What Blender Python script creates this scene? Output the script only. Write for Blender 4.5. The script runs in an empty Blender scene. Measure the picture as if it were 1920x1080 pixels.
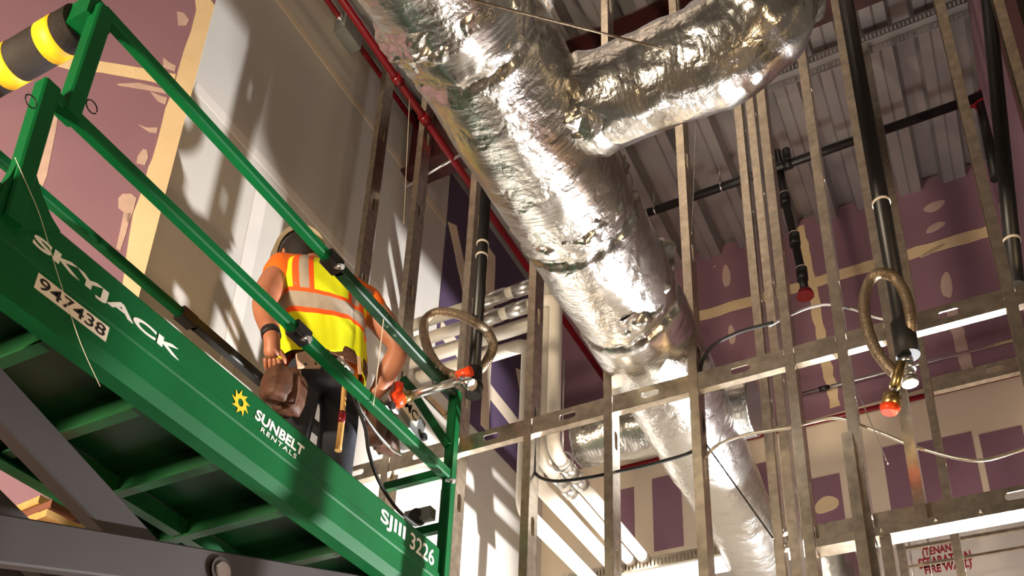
import bpy, bmesh, math, random
from mathutils import Vector, Matrix, noise
random.seed(7)
S = bpy.context.scene
COL = S.collection
pi = math.pi

# ------------------------------------------------------------------ camera
F, PX, PY = 1900.0, 960.0, 1075.0
CAM = Vector((0, 0, 1.6))
def _axes():
    pt, rl, az = math.radians(26.6), math.radians(2.27), math.radians(28.5)
    R = Matrix(((math.cos(rl), -math.sin(rl), 0), (math.sin(rl), math.cos(rl), 0), (0, 0, 1)))
    up = R @ Vector((0, -math.cos(pt), math.sin(pt)))
    fw = R @ Vector((0, math.sin(pt), math.cos(pt)))
    rt = R @ Vector((1, 0, 0))
    y = fw*math.cos(az)+rt*math.sin(az)
    x = fw*math.cos(az+pi/2)+rt*math.sin(az+pi/2)
    return x.normalized(), y.normalized(), up.normalized()
AX, AY, AZ = _axes()
cd = bpy.data.cameras.new('camera')
cam = bpy.data.objects.new('camera', cd); COL.objects.link(cam)
cd.sensor_width = 36; cd.lens = F/1920*36
cd.shift_x = (960-PX)/1920; cd.shift_y = (PY-540)/1920
cd.clip_start = .02
cam.matrix_world = Matrix(((AX[0], -AX[1], -AX[2], CAM.x), (AY[0], -AY[1], -AY[2], CAM.y),
                           (AZ[0], -AZ[1], -AZ[2], CAM.z), (0, 0, 0, 1)))
S.camera = cam
# survey helpers: where the sight line of a measured point meets a real plane of the room
def ray(px, py):
    d = Vector((px-PX, py-PY, F)); return Vector((AX.dot(d), AY.dot(d), AZ.dot(d)))
def on(ax, val, px, py):
    d = ray(px, py); return CAM + d*((val-CAM[ax])/d[ax])

# ------------------------------------------------------------------ light
S.view_settings.view_transform = 'Standard'; S.view_settings.look = 'None'
S.view_settings.gamma = 1; S.view_settings.exposure = 0; S.view_settings.use_curve_mapping = False
W = bpy.data.worlds.new('world'); S.world = W; W.use_nodes = True
W.node_tree.nodes['Background'].inputs[0].default_value = (1.0, .80, .60, 1)
W.node_tree.nodes['Background'].inputs[1].default_value = .11
def lamp(name, typ, loc, power, color, size=.2, aim=None, size_y=None, spot=None):
    l = bpy.data.lights.new(name, typ); o = bpy.data.objects.new(name, l); COL.objects.link(o)
    o.location = loc; l.energy = power; l.color = color
    if typ == 'AREA':
        l.size = size
        if size_y: l.shape = 'RECTANGLE'; l.size_y = size_y
    else: l.shadow_soft_size = size
    if spot: l.spot_size = spot; l.spot_blend = .4
    if aim is not None:
        o.rotation_euler = (Vector(aim)-Vector(loc)).to_track_quat('-Z', 'Y').to_euler()
    return o
WHITE = (.98, .97, .98); WARM = (1.0, .70, .38); COOL = (.92, .96, 1.0)
lamp('work_light_far_room', 'SPOT', (.25, 6.10, 2.3), 2300, WHITE, .06, (-3.19, 2.75, 4.9), spot=math.radians(78))
lamp('work_light_far_floor', 'AREA', (-.5, 4.4, .4), 110, (1.0, .94, .86), .9, (-.5, 5.2, 4))
lamp('work_light_near_left', 'AREA', (-3.2, -1.5, 3.0), 340, (1.0, .82, .60), .5, (-3.7, 1.8, 5.2))
lamp('work_light_near_right', 'AREA', (2.6, .3, .9), 85, WARM, .4, (-1.6, 2.8, 4.3))

# ------------------------------------------------------------------ materials
def srgb(r, g, b):
    f = lambda c: (c/255/12.92 if c/255 <= .04045 else ((c/255+.055)/1.055)**2.4)
    return (f(r), f(g), f(b), 1)
MATS = {}
def mat(name, col, rough=.6, metal=0, var=.12, scale=6, bump=0, bscale=60, coat=0, detail=4, spec=.5, wear=None):
    if name in MATS: return MATS[name]
    m = bpy.data.materials.new(name); m.use_nodes = True; nt = m.node_tree; N = nt.nodes; L = nt.links
    b = N['Principled BSDF']; b.inputs['Roughness'].default_value = rough; b.inputs['Metallic'].default_value = metal
    b.inputs['Coat Weight'].default_value = coat; b.inputs['Specular IOR Level'].default_value = spec
    tc = N.new('ShaderNodeTexCoord')
    n = N.new('ShaderNodeTexNoise'); n.inputs['Scale'].default_value = scale; n.inputs['Detail'].default_value = detail
    L.new(tc.outputs['Object'], n.inputs['Vector'])
    cr = N.new('ShaderNodeValToRGB')
    cr.color_ramp.elements[0].position = .3; cr.color_ramp.elements[1].position = .7
    cr.color_ramp.elements[0].color = tuple(c*(1-var) for c in col[:3])+(1,)
    cr.color_ramp.elements[1].color = tuple(min(1, c*(1+var)) for c in col[:3])+(1,)
    L.new(n.outputs['Fac'], cr.inputs['Fac'])
    out = cr.outputs['Color']
    if wear:
        n2 = N.new('ShaderNodeTexNoise'); n2.inputs['Scale'].default_value = wear[1]; n2.inputs['Detail'].default_value = 8
        n2.inputs['Roughness'].default_value = .7
        L.new(tc.outputs['Object'], n2.inputs['Vector'])
        r2 = N.new('ShaderNodeValToRGB'); r2.color_ramp.elements[0].position = wear[2]; r2.color_ramp.elements[1].position = wear[2]+.04
        L.new(n2.outputs['Fac'], r2.inputs['Fac'])
        mx = N.new('ShaderNodeMix'); mx.data_type = 'RGBA'
        L.new(r2.outputs['Color'], mx.inputs[0]); L.new(out, mx.inputs[6]); mx.inputs[7].default_value = wear[0]
        out = mx.outputs[2]
    L.new(out, b.inputs['Base Color'])
    if bump:
        n3 = N.new('ShaderNodeTexNoise'); n3.inputs['Scale'].default_value = bscale; n3.inputs['Detail'].default_value = 5
        L.new(tc.outputs['Object'], n3.inputs['Vector'])
        bp = N.new('ShaderNodeBump'); bp.inputs['Strength'].default_value = bump; bp.inputs['Distance'].default_value = .01
        L.new(n3.outputs['Fac'], bp.inputs['Height']); L.new(bp.outputs['Normal'], b.inputs['Normal'])
    MATS[name] = m; return m
m_purple = mat('purple_board', srgb(140, 104, 118), .75, var=.05, scale=2, bump=.05, bscale=250)
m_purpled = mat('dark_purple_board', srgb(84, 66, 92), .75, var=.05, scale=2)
m_white = mat('primed_board', srgb(206, 200, 190), .8, var=.04, scale=1.5, bump=.05, bscale=200)
m_skim = mat('skimmed_board', srgb(224, 207, 182), .8, var=.05, scale=2)
m_tape = mat('joint_compound', srgb(226, 200, 158), .8, var=.05, scale=5, bump=.15, bscale=40)
m_mud = mat('thin_compound', srgb(196, 168, 156), .8, var=.08, scale=14, bump=.15, bscale=60)
m_bandw = mat('white_band', srgb(222, 214, 204), .8, var=.03)
m_galv = mat('galvanized_steel', (.60, .53, .43, 1), .30, 1, var=.22, scale=26, bump=.06, bscale=18)
m_deck = mat('deck_steel', (.42, .395, .39, 1), .40, .7, var=.07, scale=5)
m_red = mat('red_primer', srgb(50, 7, 10), .5, var=.15, scale=5)
m_redpipe = mat('red_pipe_paint', srgb(118, 10, 20), .3, var=.1)
m_green = mat('green_paint', srgb(0, 84, 39), .55, var=.16, scale=4, spec=.2, wear=(srgb(28, 40, 30), 9, .70), bump=.02, bscale=30)
m_gscuff = mat('scuffed_green_paint', srgb(3, 50, 24), .5, var=.3, scale=8, wear=(srgb(150, 168, 152), 26, .62))
m_greend = mat('green_paint_worn_shaded', srgb(4, 62, 26), .45, var=.3, scale=5, wear=(srgb(70, 62, 50), 4, .68), bump=.05, bscale=20)  # darker lift green with underside shade put into its colour, plus brown worn patches
m_arm = mat('charcoal_paint', srgb(56, 50, 49), .5, var=.08, scale=4, bump=.03)
m_black = mat('black_steel', srgb(26, 23, 22), .38, var=.3, scale=10)
m_rubber = mat('black_rubber', srgb(24, 23, 22), .6, var=.2)
m_yellow = mat('yellow_tape', srgb(246, 190, 22), .55, var=.1, scale=20)
m_foam = mat('black_foam', srgb(40, 33, 28), .8, var=.2, scale=15, bump=.2, wear=(srgb(225, 222, 215), 13, .76))
m_pvc = mat('white_jacket', srgb(222, 214, 200), .35, var=.03, coat=.1)
m_zinc = mat('zinc', (.8, .8, .8, 1), .22, 1, var=.1, scale=20)
m_brass = mat('brass', srgb(190, 165, 110), .3, 1, var=.15, scale=30)
m_orange = mat('orange_plastic', srgb(240, 72, 16), .4, var=.05)
m_paper = mat('white_sticker', srgb(236, 222, 204), .6, var=.03)
m_ink = mat('black_ink', srgb(14, 12, 12), .6, var=0)
m_decal = mat('white_decal', srgb(232, 226, 216), .5, var=.02)
m_ydecal = mat('yellow_decal', srgb(236, 186, 40), .5, var=.05)
m_rink = mat('red_ink', srgb(150, 22, 34), .7, var=.1)
m_wood = mat('wood', srgb(206, 158, 92), .55, var=.15, scale=12)
m_skin = mat('skin', srgb(176, 112, 82), .5, var=.12, scale=14, bump=.05)
m_oshirt = mat('orange_cloth', srgb(246, 112, 20), .85, var=.08, scale=8, bump=.1, bscale=40)
m_vest = mat('lime_mesh', srgb(226, 232, 10), .8, var=.05, scale=8, bump=.08, bscale=200)
m_vor = mat('orange_trim', srgb(255, 88, 16), .75, var=.04)
m_ref = mat('reflective_band', srgb(172, 158, 142), .5, var=.06, scale=40)
m_denim = mat('denim', srgb(48, 50, 58), .9, var=.25, scale=12, bump=.3, bscale=90)
m_leather = mat('leather', srgb(84, 50, 30), .6, var=.35, scale=16, bump=.5, bscale=35)
m_leatherl = mat('pale_leather', srgb(206, 168, 134), .7, var=.12, scale=14)
m_hat = mat('hat_shell', srgb(196, 180, 152), .4, var=.08)
m_hair = mat('dark_hair', srgb(30, 22, 18), .8, var=.3, scale=60)
m_concrete = mat('concrete', srgb(168, 158, 146), .75, var=.12, scale=2, bump=.05)
m_silver = mat('silver_sleeve', (.78, .78, .76, 1), .3, 1, var=.1, scale=15)
m_hose = mat('braided_steel', srgb(150, 132, 110), .38, .8, var=.25, scale=70, bump=.3, bscale=160)
m_box = mat('cast_aluminium', srgb(150, 152, 150), .35, .6, var=.1)

def foil():
    m = bpy.data.materials.new('foil_facing'); m.use_nodes = True; nt = m.node_tree; N = nt.nodes; L = nt.links
    b = N['Principled BSDF']; b.inputs['Metallic'].default_value = 1
    b.inputs['Base Color'].default_value = (.61, .60, .575, 1); b.inputs['Roughness'].default_value = .26
    tc = N.new('ShaderNodeTexCoord')
    def tex(kind, sc, sx, sy, dist=None):
        mp = N.new('ShaderNodeMapping'); mp.inputs['Scale'].default_value = (sx, sy, 1); L.new(tc.outputs['UV'], mp.inputs['Vector'])
        t = N.new(kind); t.inputs['Scale'].default_value = sc
        vec = mp.outputs['Vector']
        if dist:
            nz = N.new('ShaderNodeTexNoise'); nz.inputs['Scale'].default_value = 7; nz.inputs['Detail'].default_value = 5
            L.new(tc.outputs['UV'], nz.inputs['Vector'])
            mx = N.new('ShaderNodeMix'); mx.data_type = 'RGBA'; mx.inputs[0].default_value = dist
            L.new(vec, mx.inputs[6]); L.new(nz.outputs['Color'], mx.inputs[7]); vec = mx.outputs[2]
        L.new(vec, t.inputs['Vector']); return t
    v = tex('ShaderNodeTexVoronoi', 3.2, 1.0, 2.2, .5); v.feature = 'DISTANCE_TO_EDGE'
    p = tex('ShaderNodeTexNoise', 8, .6, 1.9); p.inputs['Detail'].default_value = 6; p.inputs['Roughness'].default_value = .65
    g = tex('ShaderNodeTexNoise', 60, 1, 1.6); g.inputs['Detail'].default_value = 3
    w = tex('ShaderNodeTexWave', 16, 0, 1); w.wave_type = 'BANDS'; w.bands_direction = 'Y'; w.inputs['Distortion'].default_value = .6
    def mad(a, k, c):
        q = N.new('ShaderNodeMath'); q.operation = 'MULTIPLY_ADD'; L.new(a, q.inputs[0]); q.inputs[1].default_value = k
        if c is None: q.inputs[2].default_value = 0
        else: L.new(c, q.inputs[2])
        return q.outputs[0]
    cl = N.new('ShaderNodeMath'); cl.operation = 'MINIMUM'; cl.inputs[1].default_value = .16; L.new(v.outputs['Distance'], cl.inputs[0])
    h = mad(cl.outputs[0], 1.6, mad(p.outputs['Fac'], .5, mad(g.outputs['Fac'], .04, mad(w.outputs['Fac'], .022, None))))
    bp = N.new('ShaderNodeBump'); bp.inputs['Strength'].default_value = .42; bp.inputs['Distance'].default_value = .022
    L.new(h, bp.inputs['Height']); L.new(bp.outputs['Normal'], b.inputs['Normal'])
    return m
m_foil = foil()

# ------------------------------------------------------------------ builders
def link(o, parent=None):
    COL.objects.link(o)
    if parent is not None: o.parent = parent
    return o
def tag(o, label=None, cat=None, group=None, kind=None):
    if label: o['label'] = label
    if cat: o['category'] = cat
    if group: o['group'] = group
    if kind: o['kind'] = kind
    return o
def empty(name, loc, label=None, cat=None, group=None):
    o = bpy.data.objects.new(name, None); o.location = loc; o.empty_display_size = .1; COL.objects.link(o)
    return tag(o, label, cat, group)
class MB:
    def __init__(s): s.b = bmesh.new()
    def box(s, x0, x1, y0, y1, z0, z1):
        vs = [s.b.verts.new((x, y, z)) for x in (x0, x1) for y in (y0, y1) for z in (z0, z1)]
        for q in ((0, 1, 3, 2), (4, 6, 7, 5), (0, 4, 5, 1), (2, 3, 7, 6), (0, 2, 6, 4), (1, 5, 7, 3)):
            s.b.faces.new([vs[i] for i in q])
        return s
    def bar(s, p, q, w, h, up=(0, 0, 1), bev=0):
        p, q = Vector(p), Vector(q); d = (q-p).normalized(); up = Vector(up)
        r = d.cross(up).normalized(); u = r.cross(d).normalized()
        if bev:
            k = min(bev, w/2.01, h/2.01)
            pr = [(-w/2+k, -h/2), (w/2-k, -h/2), (w/2, -h/2+k), (w/2, h/2-k), (w/2-k, h/2), (-w/2+k, h/2), (-w/2, h/2-k), (-w/2, -h/2+k)]
        else: pr = [(-w/2, -h/2), (w/2, -h/2), (w/2, h/2), (-w/2, h/2)]
        A = [s.b.verts.new(p+r*a+u*c) for a, c in pr]; B = [s.b.verts.new(q+r*a+u*c) for a, c in pr]
        n = len(pr)
        for i in range(n): s.b.faces.new((A[i], A[(i+1) % n], B[(i+1) % n], B[i]))
        s.b.faces.new(A[::-1]); s.b.faces.new(B)
        return s
    def tube(s, pts, r, n=14, caps=True, sm=True):
        pts = [Vector(p) for p in pts]; m = len(pts)
        rs = r if isinstance(r, (list, tuple)) else [r]*m
        T = []
        for i in range(m):
            a = pts[max(i-1, 0)]; c = pts[min(i+1, m-1)]; T.append((c-a).normalized())
        ref = Vector((0, 0, 1)) if abs(T[0].z) < .9 else Vector((1, 0, 0))
        u = T[0].cross(ref).normalized(); rings = []
        for i in range(m):
            u = (u-T[i]*u.dot(T[i])).normalized(); v = T[i].cross(u)
            rings.append([s.b.verts.new(pts[i]+(u*math.cos(2*pi*k/n)+v*math.sin(2*pi*k/n))*rs[i]) for k in range(n)])
        for i in range(m-1):
            for k in range(n):
                f = s.b.faces.new((rings[i][k], rings[i][(k+1) % n], rings[i+1][(k+1) % n], rings[i+1][k])); f.smooth = sm
        if caps: s.b.faces.new(rings[0][::-1]); s.b.faces.new(rings[-1])
        return s
    def prism(s, poly, vec):
        vec = Vector(vec); A = [s.b.verts.new(Vector(p)) for p in poly]; B = [s.b.verts.new(Vector(p)+vec) for p in poly]
        n = len(A)
        s.b.faces.new(A[::-1]); s.b.faces.new(B)
        for i in range(n): s.b.faces.new((A[i], A[(i+1) % n], B[(i+1) % n], B[i]))
        return s
    def plate(s, o, U, V, w, l, holes, t):
        """sheet with slotted holes: o corner, U across (w), V along (l), holes [(v centre, length, width)]"""
        o, U, V = Vector(o), Vector(U), Vector(V); Nn = U.cross(V).normalized()*t
        def quad(a, c, d, e):
            s.b.faces.new([s.b.verts.new(p) for p in (a, c, d, e)])
            s.b.faces.new([s.b.verts.new(p+Nn) for p in (e, d, c, a)])
        v0 = 0
        for (vc, hl, hw) in sorted(holes)+[(None, 0, 0)]:
            v1 = l if vc is None else vc-hl/2-.01
            if v1 > v0: quad(o+V*v0, o+U*w+V*v0, o+U*w+V*v1, o+V*v1)
            if vc is None: break
            n = 16; ov = []; bd = []
            h2 = hl/2+.01
            for k in range(n):
                a = 2*pi*k/n; cx, sx = math.cos(a), math.sin(a)
                ov.append((w/2+cx*hw/2, vc+(1 if sx >= 0 else -1)*(hl/2-hw/2)+sx*hw/2))
                m_ = max(abs(cx), abs(sx)); bd.append((w/2+cx/m_*w/2, vc+sx/m_*h2))
            for k in range(n):
                k2 = (k+1) % n
                quad(*(o+U*p[0]+V*p[1] for p in (ov[k], bd[k], bd[k2], ov[k2])))
                a, c = [o+U*p[0]+V*p[1] for p in (ov[k], ov[k2])]
                s.b.faces.new([s.b.verts.new(p) for p in (a, c, c+Nn, a+Nn)])
            v0 = vc+h2
        return s
    def ball(s, c, r, seg=16, rings=10, sc=(1, 1, 1)):
        c = Vector(c)
        ret = bmesh.ops.create_uvsphere(s.b, u_segments=seg, v_segments=rings, radius=r)
        for v in ret['verts']: v.co = Vector((v.co.x*sc[0], v.co.y*sc[1], v.co.z*sc[2]))+c
        for v in ret['verts']:
            for f in v.link_faces: f.smooth = True
        return s
    def build(s, name, m, parent=None, origin=None, smooth=False, recalc=True):
        if recalc: bmesh.ops.recalc_face_normals(s.b, faces=s.b.faces)
        me = bpy.data.meshes.new(name)
        if origin is not None: bmesh.ops.translate(s.b, verts=s.b.verts, vec=-Vector(origin))
        s.b.to_mesh(me); s.b.free()
        for mm in (m if isinstance(m, (list, tuple)) else [m]): me.materials.append(mm)
        if smooth:
            for p in me.polygons: p.use_smooth = True
        o = bpy.data.objects.new(name, me); link(o, parent)
        if parent is not None and origin is None:
            o.matrix_parent_inverse = Matrix.Translation(-parent.location) if parent.location.length else Matrix()
        elif origin is not None: o.location = origin
        return o
def arc_pts(p0, p1, p2, r, n=8):
    """rounded corner at p1 with radius r"""
    p0, p1, p2 = Vector(p0), Vector(p1), Vector(p2); a = (p0-p1).normalized(); c = (p2-p1).normalized()
    s, e = p1+a*r, p1+c*r; out = []
    for i in range(n+1):
        t = i/n; out.append(s*(1-t)**2+p1*2*t*(1-t)+e*t*t)
    return out
def fillet(pts, r, n=8):
    out = [Vector(pts[0])]
    for i in range(1, len(pts)-1): out += arc_pts(pts[i-1], pts[i], pts[i+1], r, n)
    out.append(Vector(pts[-1])); return out
def spline(pts, n=10):
    pts = [Vector(p) for p in pts]; P = [pts[0]*2-pts[1]]+pts+[pts[-1]*2-pts[-2]]; out = []
    for i in range(1, len(P)-2):
        for k in range(n):
            t = k/n; a, b, c, d = P[i-1], P[i], P[i+1], P[i+2]
            out.append(.5*((2*b)+(c-a)*t+(2*a-5*b+4*c-d)*t*t+(3*b-a-3*c+d)*t**3))
    out.append(pts[-1]); return out
def text_obj(name, body, m, parent, o, U, V, w, h, depth=.002, bold=0, shear=0, spacing=1.0):
    """raised flat lettering: o lower-left corner, U/V unit axes, fitted to w x h"""
    cu = bpy.data.curves.new(name, 'FONT'); cu.body = body; cu.offset = bold; cu.shear = shear; cu.space_character = spacing
    cu.extrude = .01
    tmp = bpy.data.objects.new(name+'_t', cu); COL.objects.link(tmp)
    dg = bpy.context.evaluated_depsgraph_get(); me = bpy.data.meshes.new_from_object(tmp.evaluated_get(dg))
    bpy.data.objects.remove(tmp); bpy.data.curves.remove(cu)
    xs = [v.co.x for v in me.vertices]; ys = [v.co.y for v in me.vertices]
    x0, x1, y0, y1 = min(xs), max(xs), min(ys), max(ys)
    o, U, V = Vector(o), Vector(U), Vector(V); Nn = U.cross(V).normalized()
    for v in me.vertices:
        v.co = o+U*((v.co.x-x0)/(x1-x0)*w)+V*((v.co.y-y0)/(y1-y0)*h)+Nn*(depth if v.co.z > 0 else 0)
    me.materials.clear(); me.materials.append(m); me.name = name
    ob = bpy.data.objects.new(name, me); link(ob, parent)
    if parent is not None: ob.matrix_parent_inverse = Matrix.Translation(-parent.location)
    return ob

# ------------------------------------------------------------------ setting
Z0 = 1.6
XL, YS, YB, ZD, XR = -3.19, 3.52, 6.35, Z0+6.22, .47
CY = .715*3.19                                   # y of the obtuse corner on the left wall
AD = Vector((-.785, -.62, 0)).normalized()       # run of the angled wall
AN = Vector((.62, -.785, 0)).normalized()        # its face
def ang(px, py):
    d = ray(px, py); p0 = Vector((XL, CY, Z0)); return CAM+d*(AN.dot(p0-CAM)/AN.dot(d))
tag(MB().box(-7, 7, -7, 8, -.1, 0).build('floor', m_concrete), kind='structure')
wl = tag(MB().box(XL-.12, XL, CY, YB+.1, 0, ZD+.1).build('wall_left', m_white), kind='structure')
p0 = Vector((XL, CY, 0)); p1 = p0+AD*4.2
wa = tag(MB().prism([p0, p1, p1-AN*.12, p0-AN*.12+Vector((0, .05, 0))], (0, 0, ZD+.1)).build('wall_angled', m_purple), kind='structure')
wb = tag(MB().box(XL-.12, XR+.2, YB, YB+.12, 0, ZD+.1).build('wall_back', m_purple), kind='structure')
wr = tag(MB().box(XR, XR+.12, 4.0, YB, 0, ZD+.1).build('wall_right', m_purple), kind='structure')
# metal deck in sheets of three flutes
cl = tag(bpy.data.objects.new('ceiling', None), kind='structure'); cl.location = (0, 0, ZD); COL.objects.link(cl)
pit, dep = .316, .125
def deck_sheet():
    b = MB(); pr = []
    for k in range(3):
        x = k*pit
        pr += [(x, 0), (x+.07, 0), (x+.078, .010), (x+.086, 0), (x+.155, 0), (x+.182, dep), (x+.289, dep)]
    pr.append((3*pit, 0))
    ys = (-6.5, YB)
    V = [[b.b.verts.new((x, y, z)) for x, z in pr] for y in ys]; V2 = [[b.b.verts.new((x, y, z+.003)) for x, z in pr] for y in ys]
    for i in range(len(pr)-1):
        b.b.faces.new((V[0][i], V[0][i+1], V[1][i+1], V[1][i])); b.b.faces.new((V2[0][i], V2[1][i], V2[1][i+1], V2[0][i+1]))
    return b
sheet = None
for k in range(-8, 6):
    if sheet is None:
        sheet = deck_sheet().build('deck_sheet', m_deck, cl, recalc=False)
        sh = sheet
    else:
        sh = sheet.copy(); COL.objects.link(sh)
    sh.matrix_parent_inverse = Matrix(); sh.location = (-.162+k*3*pit, 0, 0)
slab = MB().box(-7, 7, -6.5, YB+.1, ZD+dep+.006, ZD+.25).build('concrete_slab', m_concrete, cl)

def patch(parent, name, m, pts3, nrm, t=.003):
    nrm = Vector(nrm); return MB().prism([Vector(p) for p in pts3], nrm*t).build(name, m, parent)
def rag(a, b, w, n=14, amp=.12, seed=0):
    """ragged strip between pixels a and b on a plane, returned in pixel space (later mapped)"""
    rnd = random.Random(seed); a, b = Vector(a), Vector(b); d = (b-a); nn = Vector((-d.y, d.x)).normalized()
    up = [a+d*(i/n)+nn*(w/2*(1+rnd.uniform(-amp, amp))) for i in range(n+1)]
    dn = [a+d*(i/n)-nn*(w/2*(1+rnd.uniform(-amp, amp))) for i in range(n, -1, -1)]
    return [(p.x, p.y) for p in up+dn]
def wallstrip(parent, name, m, a, b, w, nrm, t=.003, amp=.1, seed=0, n=14):
    """ragged strip of compound between two wall points"""
    rnd = random.Random(seed); a, b = Vector(a), Vector(b); d = b-a; nn = Vector(nrm).cross(d).normalized()
    up = [a+d*(i/n)+nn*(w/2*(1+rnd.uniform(-amp, amp))) for i in range(n+1)]
    dn = [a+d*(i/n)-nn*(w/2*(1+rnd.uniform(-amp, amp))) for i in range(n, -1, -1)]
    return MB().prism(up+dn, Vector(nrm)*t).build(name, m, parent)
def blob(parent, name, m, c, U, V, a, b, nrm, seed=0, t=.003, n=18):
    rnd = random.Random(seed); c, U, V = Vector(c), Vector(U), Vector(V)
    ph = rnd.uniform(0, 6)
    pts = []
    for k in range(n):
        th = 2*pi*k/n; r = 1+.12*math.sin(2*th+ph)+.07*math.sin(3*th+2*ph)
        pts.append(c+U*(a*r*math.cos(th))+V*(b*r*math.sin(th)))
    return MB().prism(pts, Vector(nrm)*t).build(name, m, parent)

# angled wall: corner tape, level joint, pale upright joint, spotted screws
patch(wa, 'corner_tape', m_tape, [ang(*p) for p in [(372, -30), (366, 0), (368, 20), (358, 60), (345, 95), (335, 130), (327, 160), (318, 185), (310, 205), (303, 235), (294, 270), (285, 300), (278, 315), (272, 340), (262, 370), (250, 400), (243, 440), (237, 480), (232, 520), (226, 560), (222, 580)]]+[p0+Vector((0, 0, z)) for z in (4.4, 4.9, 5.6, 6.7)], AN)
patch(wa, 'joint_tape', m_tape, [ang(*p) for p in [(40, 95), (100, 99), (150, 107), (190, 116), (240, 124), (275, 130), (330, 140), (325, 165), (285, 153), (240, 145), (190, 136), (140, 133), (100, 122), (75, 116), (30, 112)]], AN)
patch(wa, 'joint_tape', m_mud, [ang(*p) for p in [(220, 158), (260, 156), (300, 166), (320, 172), (312, 176), (270, 168), (225, 161)]], AN)
patch(wa, 'joint_tape', m_mud, [ang(*p) for p in [(80, 190), (110, 205), (106, 240), (98, 280), (88, 330), (80, 350), (50, 330), (60, 290), (70, 240)]], AN, .002)
for i, pts in enumerate([[(332, 22), (345, 25), (355, 38), (350, 48), (334, 48)], [(306, 108), (318, 118), (330, 124), (328, 134), (306, 126)],
        [(282, 172), (300, 180), (314, 184), (310, 196), (296, 190)], [(260, 234), (275, 240), (296, 240), (294, 250), (280, 248)],
        [(268, 280), (276, 282), (278, 296), (272, 310), (256, 306), (258, 294)], [(222, 372), (230, 364), (246, 364), (256, 372), (250, 396), (240, 420), (232, 398), (222, 390)],
        [(232, 400), (246, 400), (236, 440), (226, 470), (218, 466), (226, 430)]]):
    patch(wa, 'mud_patch', m_mud, [ang(*p) for p in pts], AN, .0025)
# left wall: level joints, far purple sheet with its tape, uprights
for i, (z, w, m, y1) in enumerate(((Z0+1.783*3.19, .05, m_skim, 5.2), (Z0+1.402*3.19, .07, m_bandw, YB))):
    wallstrip(wl, 'joint_tape', m, (XL, CY+.01, z), (XL, y1, z), w, (1, 0, 0), .002, .06, i, 30)
for i, y in enumerate((2.85, 4.3)): wallstrip(wl, 'joint_tape', m_bandw, (XL, y, .2), (XL, y, Z0+4.3), .09, (1, 0, 0), .0015, .04, 5+i, 20)
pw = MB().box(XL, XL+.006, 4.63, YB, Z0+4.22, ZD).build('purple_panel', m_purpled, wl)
for i, (a, b) in enumerate((((4.7, Z0+5.75), (5.3, Z0+4.75)), ((5.3, Z0+6.0), (5.35, Z0+4.3)), ((5.85, Z0+5.2), (6.3, Z0+4.3)), ((4.66, Z0+4.72), (6.3, Z0+4.62)))):
    wallstrip(wl, 'joint_tape', m_skim, (XL+.006, a[0], a[1]), (XL+.006, b[0], b[1]), .13, (1, 0, 0), .002+.0007*i, .12, 20+i)
# back wall: purple above, skimmed zone below with bare windows, white foot with the stencil
B = lambda px, py: on(1, YB, px, py)
zb = lambda k: Z0+k*YB
patch(wb, 'skim_coat', m_skim, [(XL, YB, zb(.700)), (-2.0, YB, zb(.698)), (-1.0, YB, zb(.690)), (-.3, YB, zb(.695)), (XR, YB, zb(.705)), (XR, YB, zb(.545)), (XL, YB, zb(.545))], (0, -1, 0), .003)
patch(wb, 'primed_panel', m_white, [(XL, YB, zb(.545)), (XR, YB, zb(.545)), (XR, YB, .02), (XL, YB, .02)], (0, -1, 0), .004)
for i, (x0, x1, k1, k0) in enumerate(((-2.62, -2.4, .655, .56), (-2.25, -2.02, .66, .56), (-1.62, -1.34, .648, .56), (-1.08, -.87, .612, .548), (-.57, -.42, .632, .55), (-.36, .0, .628, .55), (.04, .3, .622, .55))):
    MB().box(x0, x1, YB-.006, YB-.003, zb(k0), zb(k1)).build('bare_panel', m_purple, wb)
wallstrip(wb, 'joint_tape', m_tape, (-1.9, YB, zb(.8885)), (.42, YB, zb(.887)), .1, (0, -1, 0), .003, .12, 40, 26)
wallstrip(wb, 'joint_tape', m_tape, (-.93, YB, zb(.985)), (-.84, YB, zb(.70)), .07, (0, -1, 0), .0022, .25, 41, 26)
wallstrip(wb, 'joint_tape', m_mud, (.03, YB, zb(.80)), (.06, YB, zb(.70)), .08, (0, -1, 0), .003, .15, 42)
for i, (px, py, a, b, r) in enumerate(((1362, 518, .03, .13, 0), (1372, 628, .025, .11, .05), (1752, 387, .08, .042, .35), (1754, 426, .08, .03, .3), (1775, 535, .035, .13, -.1), (1748, 470, .09, .02, .3), (1340, 500, .01, .01, 0))):
    c = B(px, py); blob(wb, 'mud_patch', m_mud, c, (math.cos(r), 0, math.sin(r)), (-math.sin(r), 0, math.cos(r)), a, b, (0, -1, 0), i+3)
blob(wb, 'mud_patch', m_tape, B(1550, 947)+Vector((0, -.006, 0)), (1, 0, .1), (0, 0, 1), .075, .07, (0, -1, 0), 51)
tl = B(1734, 1048); 
for i, (tx, pa, pb) in enumerate((('(TENANT', (1731, 1048), (1795, 1033)), ('SEPARATION', (1724, 1068), (1822, 1048)), ('FIRE WALL)', (1736, 1082), (1823, 1062)))):
    a, b = B(*pa), B(*pb)
    text_obj('stencil_lettering', tx, m_rink, wb, (a.x, YB-.004, a.z), (1, 0, 0), (0, 0, 1), b.x-a.x, .075, .001, .035)
# right wall corner tape
wallstrip(wr, 'corner_tape', m_tape, (XR, YB-.07, Z0+3.6), (XR, YB-.07, ZD-.5), .16, (-1, 0, 0), .003, .15, 60)
wallstrip(wr, 'joint_tape', m_mud, (XR, 4.2, Z0+5.3), (XR, YB, Z0+5.35), .1, (-1, 0, 0), .003, .15, 61)

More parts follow.
